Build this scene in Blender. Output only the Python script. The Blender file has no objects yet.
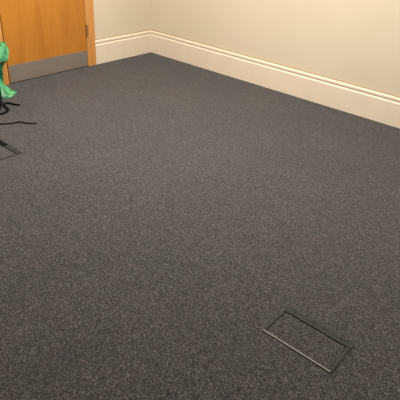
import bpy, bmesh, math, random
from mathutils import Vector, noise
random.seed(7)
COL = bpy.context.scene.collection

# ------------------------------------------------------------------ helpers
def link(name, bm, mats, parent=None, smooth=False, loc=(0, 0, 0), rotz=0):
    bmesh.ops.recalc_face_normals(bm, faces=bm.faces)
    me = bpy.data.meshes.new(name); bm.to_mesh(me); bm.free()
    for m in (mats if isinstance(mats, (list, tuple)) else [mats]):
        me.materials.append(m)
    if smooth:
        for p in me.polygons: p.use_smooth = True
    o = bpy.data.objects.new(name, me); COL.objects.link(o)
    o.location = loc; o.rotation_euler = (0, 0, rotz)
    if parent: o.parent = parent
    return o

def struct(o):
    o['kind'] = 'structure'; return o

def tag(o, label, cat, group=None):
    o['label'] = label; o['category'] = cat
    if group: o['group'] = group
    return o

def empty(name, loc, rotz=0):
    o = bpy.data.objects.new(name, None); COL.objects.link(o)
    o.location = loc; o.rotation_euler = (0, 0, rotz); o.empty_display_size = .05
    return o

def box(bm, a, b, bevel=0, seg=2, mat=0):
    t = bmesh.new()
    bmesh.ops.create_cube(t, size=1)
    for v in t.verts:
        v.co = Vector([a[i] + (v.co[i] + .5) * (b[i] - a[i]) for i in range(3)])
    if bevel:
        bmesh.ops.bevel(t, geom=list(t.edges), offset=bevel, segments=seg, profile=.6, affect='EDGES')
    for f in t.faces: f.material_index = mat
    me = bpy.data.meshes.new('t'); t.to_mesh(me); t.free(); bm.from_mesh(me); bpy.data.meshes.remove(me)

def cyl(bm, c, r, h, axis='Z', n=20, bevel=0):
    t = bmesh.new()
    bmesh.ops.create_cone(t, cap_ends=True, segments=n, radius1=r, radius2=r, depth=h)
    if bevel:
        es = [e for e in t.edges if any(len(f.verts) > 4 for f in e.link_faces)]
        bmesh.ops.bevel(t, geom=es, offset=bevel, segments=2, affect='EDGES')
    for v in t.verts:
        x, y, z = v.co
        if axis == 'X': v.co = (z, x, y)
        if axis == 'Y': v.co = (x, z, y)
        v.co += Vector(c)
    me = bpy.data.meshes.new('t'); t.to_mesh(me); t.free(); bm.from_mesh(me); bpy.data.meshes.remove(me)

def prism(bm, prof, p0, p1, depth, shaded=()):
    """profile (d, z) swept from p0 to p1; depth = unit vector into the room"""
    p0, p1, depth = Vector(p0), Vector(p1), Vector(depth)
    r = []
    for p in (p0, p1):
        r.append([bm.verts.new(p + depth * d + Vector((0, 0, z))) for d, z in prof])
    n = len(prof)
    for i in range(n):
        f = bm.faces.new((r[0][i], r[0][(i + 1) % n], r[1][(i + 1) % n], r[1][i]))
        if i in shaded: f.material_index = 1
    bm.faces.new(r[0]); bm.faces.new(r[1][::-1])

def catmull(pts, n=8):
    pts = [Vector(p) for p in pts]; out = []
    P = [pts[0] * 2 - pts[1]] + pts + [pts[-1] * 2 - pts[-2]]
    for i in range(1, len(P) - 2):
        for k in range(n):
            t = k / n; a, b, c, d = P[i - 1:i + 3]
            out.append(.5 * ((2 * b) + (c - a) * t + (2 * a - 5 * b + 4 * c - d) * t * t + (3 * b - a - 3 * c + d) * t ** 3))
    out.append(pts[-1]); return out

def webbing(bm, pts, w, th, twist=None):
    """flat strap of real thickness following pts"""
    c = catmull(pts); rings = []
    for i, p in enumerate(c):
        d = (c[min(i + 1, len(c) - 1)] - c[max(i - 1, 0)]).normalized()
        s = d.cross(Vector((0, 0, 1))).normalized()
        a = twist[0] + (twist[1] - twist[0]) * i / (len(c) - 1) if twist else 0
        up = s.cross(d).normalized()
        s2 = s * math.cos(a) + up * math.sin(a); u2 = -s * math.sin(a) + up * math.cos(a)
        rings.append([bm.verts.new(p + s2 * x * w / 2 + u2 * y * th / 2) for x, y in
                      ((-1, -.5), (-.9, -1), (.9, -1), (1, -.5), (1, .5), (.9, 1), (-.9, 1), (-1, .5))])
    for a, b in zip(rings, rings[1:]):
        for k in range(8): bm.faces.new((a[k], a[(k + 1) % 8], b[(k + 1) % 8], b[k]))
    bm.faces.new(rings[0]); bm.faces.new(rings[-1][::-1])

# ------------------------------------------------------------------ materials
def mat(name, color, rough=.6, metal=0, spec=.5):
    m = bpy.data.materials.new(name); m.use_nodes = True
    b = m.node_tree.nodes['Principled BSDF']
    b.inputs['Base Color'].default_value = (*color, 1)
    b.inputs['Roughness'].default_value = rough
    b.inputs['Metallic'].default_value = metal
    b.inputs['Specular IOR Level'].default_value = spec
    return m, m.node_tree, b

def N(nt, kind, **kw):
    n = nt.nodes.new(kind)
    for k, v in kw.items():
        if k in n.inputs: n.inputs[k].default_value = v
        else: setattr(n, k, v)
    return n

def ramp(nt, stops):
    r = nt.nodes.new('ShaderNodeValToRGB')
    while len(r.color_ramp.elements) < len(stops): r.color_ramp.elements.new(.5)
    for e, (p, c) in zip(r.color_ramp.elements, stops):
        e.position = p; e.color = (*c, 1)
    return r

def objco(nt, scale=(1, 1, 1)):
    tc = nt.nodes.new('ShaderNodeNewGeometry')
    mp = nt.nodes.new('ShaderNodeMapping'); mp.inputs['Scale'].default_value = scale
    nt.links.new(tc.outputs['Position'], mp.inputs['Vector']); return mp.outputs[0]

def bump(nt, bsdf, src, strength, dist):
    b = N(nt, 'ShaderNodeBump', Strength=strength, Distance=dist)
    nt.links.new(src, b.inputs['Height']); nt.links.new(b.outputs[0], bsdf.inputs['Normal'])

# wall paint
WALL, nt, b = mat('wall_paint', (.66, .575, .43), .55, spec=.3)
co = objco(nt)
n = N(nt, 'ShaderNodeTexNoise', Scale=1.6, Detail=3.0); nt.links.new(co, n.inputs['Vector'])
r = ramp(nt, [(.35, (.645, .565, .415)), (.65, (.675, .585, .44))]); nt.links.new(n.outputs[0], r.inputs[0]); nt.links.new(r.outputs[0], b.inputs['Base Color'])
n2 = N(nt, 'ShaderNodeTexNoise', Scale=180.0, Detail=2.0); nt.links.new(co, n2.inputs['Vector']); bump(nt, b, n2.outputs[0], .08, .001)

# gloss for the skirting boards
SKIRT, nt, b = mat('skirting_gloss_paint', (.70, .60, .46), .5, spec=.3)
co = objco(nt)
n = N(nt, 'ShaderNodeTexNoise', Scale=7.0, Detail=4.0); nt.links.new(co, n.inputs['Vector'])
r = ramp(nt, [(.3, (.76, .65, .50)), (.6, (.79, .68, .53))]); nt.links.new(n.outputs[0], r.inputs[0]); nt.links.new(r.outputs[0], b.inputs['Base Color'])
bump(nt, b, n.outputs[0], .05, .004)

SHADE_LINE = mat('painted_shade_line', (.40, .32, .21), .8, spec=.1)[0]  # shadow line at the wall joint, painted onto the skirting's top faces
CEIL, nt, b = mat('ceiling_paint', (.72, .68, .60), .8)

# carpet: cut pile of mixed dark and pale grey yarns
def carpet_mat(name):
    m, nt, b = mat(name, (.1, .09, .085), .95, spec=.15)
    co = objco(nt); co.node.inputs['Rotation'].default_value = (.61, .37, .2)   # off the noise lattice
    fine = N(nt, 'ShaderNodeTexNoise', Scale=130.0, Detail=5.0, Roughness=.8); nt.links.new(co, fine.inputs['Vector'])
    r = ramp(nt, [(.30, (.010, .0093, .0092)), (.45, (.030, .0279, .0275)), (.54, (.068, .0632, .0615)), (.72, (.235, .2215, .213))])
    nt.links.new(fine.outputs[0], r.inputs[0])
    mid = N(nt, 'ShaderNodeTexNoise', Scale=42.0, Detail=2.0, Roughness=.6); nt.links.new(co, mid.inputs['Vector'])
    rm = ramp(nt, [(.33, (.83, .815, .82)), (.67, (1.19, 1.16, 1.17))]); nt.links.new(mid.outputs[0], rm.inputs[0])
    m0 = N(nt, 'ShaderNodeMix', data_type='RGBA', blend_type='MULTIPLY'); m0.inputs[0].default_value = 1
    nt.links.new(r.outputs[0], m0.inputs[6]); nt.links.new(rm.outputs[0], m0.inputs[7])
    blot = N(nt, 'ShaderNodeTexNoise', Scale=16.0, Detail=3.0); nt.links.new(co, blot.inputs['Vector'])
    rb = ramp(nt, [(.36, (.97, 1.0, .98)), (.5, (1, 1, 1)), (.66, (1.035, .985, 1.0))]); nt.links.new(blot.outputs[0], rb.inputs[0])
    mx = N(nt, 'ShaderNodeMix', data_type='RGBA', blend_type='MULTIPLY'); mx.inputs[0].default_value = 1
    nt.links.new(m0.outputs[2], mx.inputs[6]); nt.links.new(rb.outputs[0], mx.inputs[7])
    big = N(nt, 'ShaderNodeTexNoise', Scale=2.3, Detail=3.0); nt.links.new(co, big.inputs['Vector'])
    rg = ramp(nt, [(.3, (.93, .94, .95)), (.7, (1.06, 1.05, 1.04))]); nt.links.new(big.outputs[0], rg.inputs[0])
    m2 = N(nt, 'ShaderNodeMix', data_type='RGBA', blend_type='MULTIPLY'); m2.inputs[0].default_value = 1
    nt.links.new(mx.outputs[2], m2.inputs[6]); nt.links.new(rg.outputs[0], m2.inputs[7])
    nt.links.new(m2.outputs[2], b.inputs['Base Color'])
    b.inputs['Sheen Weight'].default_value = .12; b.inputs['Sheen Tint'].default_value = (.85, .93, 1, 1); b.inputs['Sheen Roughness'].default_value = .5
    bump(nt, b, fine.outputs[0], .7, .006)
    return m
CARPET = carpet_mat('carpet_pile')

# wood veneer
def wood(name, lo, hi, vertical='Z', rough=.38):
    m, nt, b = mat(name, hi, rough, spec=.35)
    sc = {'Z': (9, 9, 1.1), 'Y': (14, .9, 14)}[vertical]
    co = objco(nt, sc)
    n = N(nt, 'ShaderNodeTexNoise', Scale=1.0, Detail=5.0, Roughness=.6, Distortion=.6); nt.links.new(co, n.inputs['Vector'])
    r = ramp(nt, [(.28, lo), (.72, hi)]); nt.links.new(n.outputs[0], r.inputs[0])
    co2 = objco(nt, tuple(10 * s for s in sc))
    n2 = N(nt, 'ShaderNodeTexNoise', Scale=1.0, Detail=2.0); nt.links.new(co2, n2.inputs['Vector'])
    r2 = ramp(nt, [(.35, (.96, .95, .93)), (.6, (1, 1, 1))]); nt.links.new(n2.outputs[0], r2.inputs[0])
    mx = N(nt, 'ShaderNodeMix', data_type='RGBA', blend_type='MULTIPLY'); mx.inputs[0].default_value = 1
    nt.links.new(r.outputs[0], mx.inputs[6]); nt.links.new(r2.outputs[0], mx.inputs[7])
    nt.links.new(mx.outputs[2], b.inputs['Base Color'])
    return m
DOORW = wood('door_veneer', (.42, .155, .018), (.53, .215, .032))
FRAMEW = wood('door_frame_wood', (.56, .25, .065), (.66, .31, .09))

STEEL, nt, b = mat('brushed_kick_plate', (.36, .32, .29), .42, metal=.3)
co = objco(nt, (1, 3, 260)); n = N(nt, 'ShaderNodeTexNoise', Scale=1.0, Detail=2.0); nt.links.new(co, n.inputs['Vector'])
r = ramp(nt, [(.3, (.25, .205, .17)), (.7, (.30, .25, .21))]); nt.links.new(n.outputs[0], r.inputs[0]); nt.links.new(r.outputs[0], b.inputs['Base Color'])
bump(nt, b, n.outputs[0], .1, .001)
BRASS = mat('hinge_brass', (.42, .20, .085), .4, metal=.6)[0]
DARKMETAL = mat('hinge_dark_metal', (.12, .06, .025), .5, metal=.5)[0]  # dark brown metal of hinge tips and screw heads
GAP = mat('dark_gap', (.02, .012, .008), .9)[0]
SEAL = mat('threshold_seal', (.03, .025, .022), .8)[0]
FRAME, nt, b = mat('floor_box_trim', (.062, .060, .052), .6, spec=.15)
co = objco(nt); n = N(nt, 'ShaderNodeTexNoise', Scale=45.0, Detail=4.0); nt.links.new(co, n.inputs['Vector'])
r = ramp(nt, [(.3, (.022, .023, .019)), (.7, (.037, .038, .032))]); nt.links.new(n.outputs[0], r.inputs[0]); nt.links.new(r.outputs[0], b.inputs['Base Color'])
EDGE = mat('lid_side_edge', (.045, .042, .038), .6, spec=.2)[0]
LIP = mat('lit_metal_edge', (.15, .137, .125), .55, metal=.2)[0]  # paler than the trim: light caught on the lip, put into its colour
SLOT = mat('black_recess', (.006, .006, .006), .9, spec=.1)[0]
SCREW = mat('dark_screw', (.015, .015, .015), .5, spec=.1)[0]

GREEN, nt, b = mat('green_plastic_film', (.02, .42, .13), .22, spec=.8)
co = objco(nt); n = N(nt, 'ShaderNodeTexNoise', Scale=14.0, Detail=3.0); nt.links.new(co, n.inputs['Vector'])
r = ramp(nt, [(.38, (.008, .15, .055)), (.6, (.10, .44, .20))]); nt.links.new(n.outputs[0], r.inputs[0]); nt.links.new(r.outputs[0], b.inputs['Base Color'])
b.inputs['Subsurface Weight'].default_value = .15
n2 = N(nt, 'ShaderNodeTexNoise', Scale=30.0, Detail=3.0); nt.links.new(co, n2.inputs['Vector']); bump(nt, b, n2.outputs[0], .15, .01)

NYLON, nt, b = mat('dark_teal_nylon', (.010, .022, .022), .7, spec=.1)
co = objco(nt); n = N(nt, 'ShaderNodeTexNoise', Scale=160.0, Detail=2.0); nt.links.new(co, n.inputs['Vector']); bump(nt, b, n.outputs[0], .3, .002)
WEB, nt, b = mat('black_webbing', (.004, .003, .003), .85, spec=.1)
co = objco(nt); n = N(nt, 'ShaderNodeTexWave', Scale=60.0, Distortion=1.0); nt.links.new(co, n.inputs['Vector']); bump(nt, b, n.outputs[1], .3, .001)
BROWNWEB = mat('dark_brown_webbing', (.012, .009, .008), .85, spec=.1)[0]
BUCKLE = mat('pale_buckle_metal', (.55, .53, .42), .3, metal=.4)[0]

# ------------------------------------------------------------------ the room
X1, Y1, H = 5.8, -5.4, 2.7
WF = -.022                                   # wall face behind the skirting face
bm = bmesh.new(); box(bm, (-.14, Y1 - .12, -.1), (X1 + .12, .14, 0)); struct(link('floor', bm, CARPET))
bm = bmesh.new(); box(bm, (-.14, Y1 - .12, H), (X1 + .12, .14, H + .1)); struct(link('ceiling', bm, CEIL))
bm = bmesh.new(); box(bm, (WF, -WF, 0), (X1, -WF + .12, H)); struct(link('wall_right', bm, WALL))
DL, DR, DT = -1.7468, -.8732, 2.02            # door leaf edges and top
FL, FR = DL - .1, -.772                       # outer edges of the frame
bm = bmesh.new()
box(bm, (WF - .12, FR, 0), (WF, -WF, H))
box(bm, (WF - .12, Y1, 0), (WF, FL, H))
box(bm, (WF - .12, FL, DT + .1), (WF, FR, H))
struct(link('wall_left', bm, WALL))
bm = bmesh.new(); box(bm, (X1, Y1, 0), (X1 + .12, -WF, H)); struct(link('wall_back', bm, WALL))
bm = bmesh.new(); box(bm, (WF, Y1 - .12, 0), (X1, Y1, H)); struct(link('wall_front', bm, WALL))

PROF = [(0, 0), (0, .186), (-.0015, .191), (-.0045, .1945), (-.0070, .197), (-.0085, .199), (-.0085, .2025), (-.0065, .205),
        (-.0040, .208), (-.0028, .213), (-.0028, .2225), (-.0045, .2285), (-.0080, .2325), (-.0135, .2345), (-.0165, .2355),
        (-.0165, .2385), (-.0172, .2440), (-.0218, .2455), (-.0218, 0)]
bm = bmesh.new(); prism(bm, PROF, (-.0215, 0, .001), (X1 - .03, 0, .001), (0, -1, 0), (14, 15, 16)); struct(link('baseboard_right', bm, [SKIRT, SHADE_LINE]))
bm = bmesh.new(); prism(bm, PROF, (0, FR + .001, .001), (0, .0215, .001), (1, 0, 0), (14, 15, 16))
struct(link('baseboard_left', bm, [SKIRT, SHADE_LINE]))
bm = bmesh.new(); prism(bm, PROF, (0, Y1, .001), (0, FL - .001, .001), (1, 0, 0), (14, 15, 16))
struct(link('baseboard_left', bm, [SKIRT, SHADE_LINE]))

# door: leaf with kick plate, hinges, frame
bm = bmesh.new(); box(bm, (-.048, DL + .011, .006), (-.004, DR - .003, DT - .003), .0015)
door = struct(link('door_1', bm, DOORW))
bm = bmesh.new()
box(bm, (-.14, DR, 0), (.002, FR, DT + .1), .003)
box(bm, (-.14, FL, 0), (.002, DL, DT + .1), .003)
box(bm, (-.14, DL, DT), (.002, DR, DT + .1), .003)
struct(link('door_frame', bm, FRAMEW, door))
bm = bmesh.new(); box(bm, (-.13, DL, .0), (-.052, DR, DT)); struct(link('door_gap_backing', bm, GAP, door))  # near-black sheet behind the leaf, paints the shade in its gaps
bm = bmesh.new(); box(bm, (-.0039, DL + .015, .008), (-.0022, DR - .004, .160), .0005); struct(link('kick_plate', bm, STEEL, door))
bm = bmesh.new(); box(bm, (-.046, DL + .007, .0005), (-.006, DR - .004, .0055)); struct(link('threshold_seal', bm, SEAL, door))
for z in (.30, 1.0, 1.72):
    bm = bmesh.new()
    cyl(bm, (.004, DR - .001, z + .05), .0065, .1, n=16, bevel=.001)
    for k in range(4): cyl(bm, (.004, DR - .001, z + .02 * (k + 1)), .0069, .0012, n=16)
    box(bm, (.0015, DR + .004, z + .002), (.0032, DR + .024, z + .098), .0005)
    h = struct(link('hinge', bm, BRASS, door))
    bm = bmesh.new(); cyl(bm, (.004, DR - .001, z - .003), .0050, .006, n=12); cyl(bm, (.004, DR - .001, z + .103), .0050, .006, n=12)
    struct(link('hinge_tip', bm, DARKMETAL, h))
    bm = bmesh.new(); cyl(bm, (.0036, DR + .014, z - .018), .004, .003, 'X', 12)
    struct(link('screw_head', bm, DARKMETAL, h))

# ------------------------------------------------------------------ floor boxes
def make_floor_box():
    W, D = .317, .198
    t = empty('floor_box', (0, 0, 0))
    def part(name, boxes, m, bev=.0006, parent=t):
        bm = bmesh.new()
        for a, b_ in boxes: box(bm, a, b_, bev)
        return link(name, bm, m, parent)
    part('recess', [((.004, .004, .0002), (W - .004, D - .004, .0012))], SLOT, 0)
    part('hinge_strip', [((.0, D - .035, .0013), (W, D, .0042))], FRAME)
    part('trim_bar', [((0, .0075, .0013), (.0105, D - .036, .0026))], FRAME)
    part('trim_bar', [((W - .0065, .0, .0013), (W, D - .036, .0044))], FRAME)
    part('lid_edge', [((W - .0155, .0075, .0013), (W - .0080, D - .036, .0034))], EDGE)
    part('lid_lip', [((0, 0, .0013), (W - .0072, .0070, .0052))], LIP)
    bm = bmesh.new(); box(bm, (.0150, .0078, .0014), (W - .0172, D - .0405, .0026), .0008)
    link('carpet_insert', bm, CARPET, t)
    for x in (.045, .135, .183, .262):
        bm = bmesh.new(); cyl(bm, (x, D - .013, .0045), .0052, .001, n=16)
        box(bm, (x - .003, D - .0135, .0049), (x + .003, D - .0125, .0052))
        link('screw', bm, SCREW, t)
    return t
fb = make_floor_box(); fb.location = (3.341, -2.619, 0)
tag(fb, 'carpeted floor box lid at lower right of the open carpet, its whole outline showing', 'floor box', 'floor boxes in the carpet')
fb2 = fb.copy(); COL.objects.link(fb2); fb2.location = (.956, -2.619, 0)
for ch in list(fb.children):
    c = ch.copy(); COL.objects.link(c); c.parent = fb2
tag(fb2, 'floor box lid at the left edge near the black straps, only its corner showing', 'floor box', 'floor boxes in the carpet')
bm = bmesh.new(); box(bm, (.02, .198 - .034, .0043), (.149, .198 - .004, .0105), .002)
cf = link('cable_flap', bm, SLOT, fb2); cf['label'] = 'black cable flap'

# ------------------------------------------------------------------ green carrier bag
bag = empty('carrier_bag', (.16, -1.95, 0))
LV = [  # z, polygon in world xy (10 points, anticlockwise from the wall side nearest the door)
 (.0005, [(.06, -1.86), (.13, -1.83), (.218, -1.806), (.27, -1.87), (.308, -1.93), (.285, -1.972), (.21, -2.04), (.12, -2.08), (.05, -2.05), (.03, -1.95)]),
 (.016, [(.06, -1.855), (.115, -1.85), (.182, -1.834), (.235, -1.895), (.290, -1.940), (.275, -1.98), (.21, -2.045), (.12, -2.09), (.045, -2.05), (.028, -1.95)]),
 (.045, [(.055, -1.865), (.10, -1.86), (.155, -1.885), (.19, -1.905), (.235, -1.95), (.25, -2.0), (.20, -2.06), (.12, -2.10), (.045, -2.06), (.03, -1.95)]),
 (.120, [(.06, -1.875), (.11, -1.868), (.165, -1.893), (.195, -1.915), (.225, -1.96), (.225, -2.01), (.19, -2.06), (.12, -2.10), (.05, -2.06), (.035, -1.96)]),
 (.190, [(.06, -1.875), (.11, -1.86), (.16, -1.885), (.19, -1.91), (.21, -1.95), (.215, -2.0), (.18, -2.05), (.12, -2.09), (.05, -2.05), (.035, -1.96)]),
 (.245, [(.05, -1.86), (.10, -1.835), (.16, -1.855), (.205, -1.895), (.225, -1.94), (.23, -2.0), (.19, -2.06), (.12, -2.10), (.05, -2.06), (.03, -1.95)]),
 (.285, [(.045, -1.83), (.10, -1.797), (.165, -1.812), (.225, -1.86), (.25, -1.92), (.255, -2.0), (.20, -2.08), (.12, -2.12), (.045, -2.08), (.025, -1.95)]),
 (.338, [(.045, -1.82), (.10, -1.788), (.155, -1.80), (.205, -1.845), (.235, -1.91), (.24, -2.0), (.20, -2.09), (.12, -2.13), (.045, -2.09), (.025, -1.95)]),
 (.384, [(.055, -1.82), (.10, -1.79), (.145, -1.805), (.18, -1.85), (.20, -1.91), (.205, -2.0), (.18, -2.08), (.12, -2.11), (.06, -2.08), (.04, -1.96)]),
 (.398, [(.07, -1.85), (.10, -1.835), (.13, -1.845), (.15, -1.87), (.165, -1.92), (.17, -2.0), (.15, -2.05), (.12, -2.07), (.08, -2.05), (.06, -1.97)]),
]
bm = bmesh.new(); rings = []
for z, poly in LV:
    if .1 < z < .27: poly = [(x - (.035 if 3 <= i <= 6 else 0) * (1 if z < .22 else .6), y + (.01 if 4 <= i <= 6 else 0)) for i, (x, y) in enumerate(poly)]
    rings.append([bm.verts.new((x - .16, y + 1.95, z)) for x, y in poly])
for a, b_ in zip(rings, rings[1:]):
    for k in range(10): bm.faces.new((a[k], a[(k + 1) % 10], b_[(k + 1) % 10], b_[k]))
bm.faces.new(rings[0][::-1]); bm.faces.new(rings[-1])
bmesh.ops.triangulate(bm, faces=[f for f in bm.faces if len(f.verts) == 4], quad_method='ALTERNATE')
bm.normal_update()
for v in bm.verts:
    if v.co.z > .03:
        q = v.co * 19
        v.co += v.normal * (abs(noise.noise(q)) * -.048 + .007)
bbody = link('bag_body', bm, GREEN, bag)
for sy in (-1, 1):
    bm = bmesh.new()
    pts = [(-.035 * 1, sy * .03 - .05, .405), (-.03, sy * .04 - .06, .455), (-.035, sy * .02 - .085, .485), (-.05, -.01 * sy - .11, .47), (-.05, sy * .02 - .12, .40)]
    webbing(bm, pts, .035, .003)
    hnd = link('bag_handle', bm, GREEN, bag, smooth=True)
tag(bag, 'crumpled green plastic carrier bag standing on the carpet in front of the door frame', 'bag')

# ------------------------------------------------------------------ dark backpack with trailing straps
BA = math.atan2(-.505, .863)
bp_loc = Vector((.412, -2.152, 0))
pack = empty('backpack', bp_loc, BA)
def inv(p):                                   # world -> backpack frame
    d = Vector((p[0], p[1], p[2] if len(p) > 2 else 0)) - bp_loc
    c, s = math.cos(-BA), math.sin(-BA)
    return Vector((d.x * c - d.y * s, d.x * s + d.y * c, d.z))
bm = bmesh.new()
bmesh.ops.create_cube(bm, size=1)
bmesh.ops.subdivide_edges(bm, edges=list(bm.edges), cuts=8, use_grid_fill=True)
for v in bm.verts:
    x, y, z = v.co * 2
    def rnd(a, b_, c): return a * math.sqrt(max(0, 1 - b_ * b_ / 2 - c * c / 2 + b_ * b_ * c * c / 3))
    sx, sy, sz = rnd(x, y, z), rnd(y, z, x), rnd(z, x, y)
    x, y, z = [a * .45 + b_ * .55 for a, b_ in ((x, sx), (y, sy), (z, sz))]
    hh = (z + 1) / 2
    v.co = Vector((x * (.145 - .03 * hh), y * (.105 - .045 * hh), .004 + hh * .43))
    v.co += v.co.normalized() * noise.noise(v.co * 12) * .006 * (1 if hh > .05 else 0)
zm = min(v.co.z for v in bm.verts)
for v in bm.verts: v.co.z += .0008 - zm
link('body', bm, NYLON, pack, smooth=True)
bm = bmesh.new(); bmesh.ops.create_cube(bm, size=1)
bmesh.ops.subdivide_edges(bm, edges=list(bm.edges), cuts=4, use_grid_fill=True)
for v in bm.verts:
    p = v.co.normalized() * .5
    q = v.co * .5 + p * .6
    v.co = Vector((q.x * .17, -.10 + q.y * .06, .13 + q.z * .17))
link('front_pocket', bm, NYLON, pack, smooth=True)
bm = bmesh.new(); webbing(bm, [(-.035, 0, .40), (-.03, 0, .445), (0, 0, .462), (.03, 0, .445), (.035, 0, .40)], .022, .004); link('top_handle', bm, WEB, pack, smooth=True)
bm = bmesh.new()
webbing(bm, [inv(p) for p in [(.40, -2.16, .05), (.53, -2.20, .012), (0.586, -2.179, .006), (0.587, -2.155, .006), (0.578, -2.125, .006), (0.547, -2.089, .006), (0.506, -2.077, .006), (0.446, -2.063, .006), (0.408, -2.032, .006), (0.422, -2.005, .006), (0.479, -1.986, .006), (0.512, -1.962, .006)]], .024, .006)
s = link('strap', bm, WEB, pack, smooth=True); s['label'] = 'short curled black strap'
bm = bmesh.new()
webbing(bm, [inv(p) for p in [(.44, -2.25, .06), (.62, -2.37, .010), (.725, -2.34, .005), (.755, -2.278, .004), (.793, -2.22, .004), (.803, -2.178, .0045), (.812, -2.149, .005), (.855, -2.135, .005), (.889, -2.106, .004), (.917, -2.073, .004)]], .019, .005)
s = link('strap', bm, BROWNWEB, pack, smooth=True); s['label'] = 'long straight dark strap lying on carpet'
bm = bmesh.new()
q = [(-.010, 0, -.022), (.010, 0, -.022), (.012, 0, 0), (.010, 0, .022), (-.010, 0, .022), (-.012, 0, 0)]
bk = inv((.372, -2.014, .060)); d = []
for i in range(len(q)):
    d.append(bk + Vector(q[i]))
d.append(d[0]); c = catmull(d, 4)
prev = None; rg = []
for i, p in enumerate(c[:-1]):
    t_ = (c[(i + 1) % (len(c) - 1)] - c[i - 1 if i else -2]).normalized(); u_ = Vector((0, 1, 0)); s_ = t_.cross(u_)
    rg.append([bm.verts.new(p + (s_ * math.cos(a) + u_ * math.sin(a)) * .003) for a in [k * math.pi / 4 for k in range(8)]])
for i in range(len(rg)):
    a, b_ = rg[i], rg[(i + 1) % len(rg)]
    for k in range(8): bm.faces.new((a[k], a[(k + 1) % 8], b_[(k + 1) % 8], b_[k]))
s = link('buckle', bm, BUCKLE, pack, smooth=True); s['label'] = 'pale buckle'
tag(pack, 'dark backpack beside the green bag with black straps trailing on the carpet', 'backpack')

# ------------------------------------------------------------------ lights
def area(name, loc, sx, sy, power, color, rot=(0, 0, 0), spread=None):
    l = bpy.data.lights.new(name, 'AREA'); l.shape = 'RECTANGLE'; l.size = sx; l.size_y = sy
    l.energy = power; l.color = color
    if spread: l.spread = spread
    o = bpy.data.objects.new(name, l); COL.objects.link(o); o.location = loc; o.rotation_euler = rot
    return o
area('ceiling_lamp', (1.45, -1.75, H - .03), 1.2, .6, 125, (1, .96, .90))
area('ceiling_lamp', (3.3, -1.2, H - .03), 1.2, .6, 52, (1, .96, .90))
w = bpy.data.worlds.new('world'); bpy.context.scene.world = w; w.use_nodes = True
w.node_tree.nodes['Background'].inputs[0].default_value = (1, .9, .8, 1)
w.node_tree.nodes['Background'].inputs[1].default_value = .1

# ------------------------------------------------------------------ camera
yaw, pit, roll, cx, cy, f = 2.252052051833087, 0.5425221741589934, 0.06500345936562697, 4.050997561359154, -3.953665958988829, 497.8959570115446
d = Vector((math.cos(pit) * math.cos(yaw), math.cos(pit) * math.sin(yaw), -math.sin(pit)))
r0 = d.cross(Vector((0, 0, 1))).normalized(); u0 = r0.cross(d)
r1 = math.cos(roll) * r0 + math.sin(roll) * u0; u1 = -math.sin(roll) * r0 + math.cos(roll) * u0
from mathutils import Matrix
M = Matrix(((r1.x, u1.x, -d.x, cx), (r1.y, u1.y, -d.y, cy), (r1.z, u1.z, -d.z, 1.5), (0, 0, 0, 1)))
cam = bpy.data.cameras.new('camera'); co_ = bpy.data.objects.new('camera', cam); COL.objects.link(co_)
co_.matrix_world = M
cam.sensor_fit = 'HORIZONTAL'; cam.sensor_width = 36; cam.lens = f / 400 * 36; cam.clip_start = .02
S = bpy.context.scene; S.camera = co_
S.view_settings.view_transform = 'Standard'; S.view_settings.look = 'None'
S.view_settings.exposure = 0; S.view_settings.gamma = 1; S.view_settings.use_curve_mapping = False
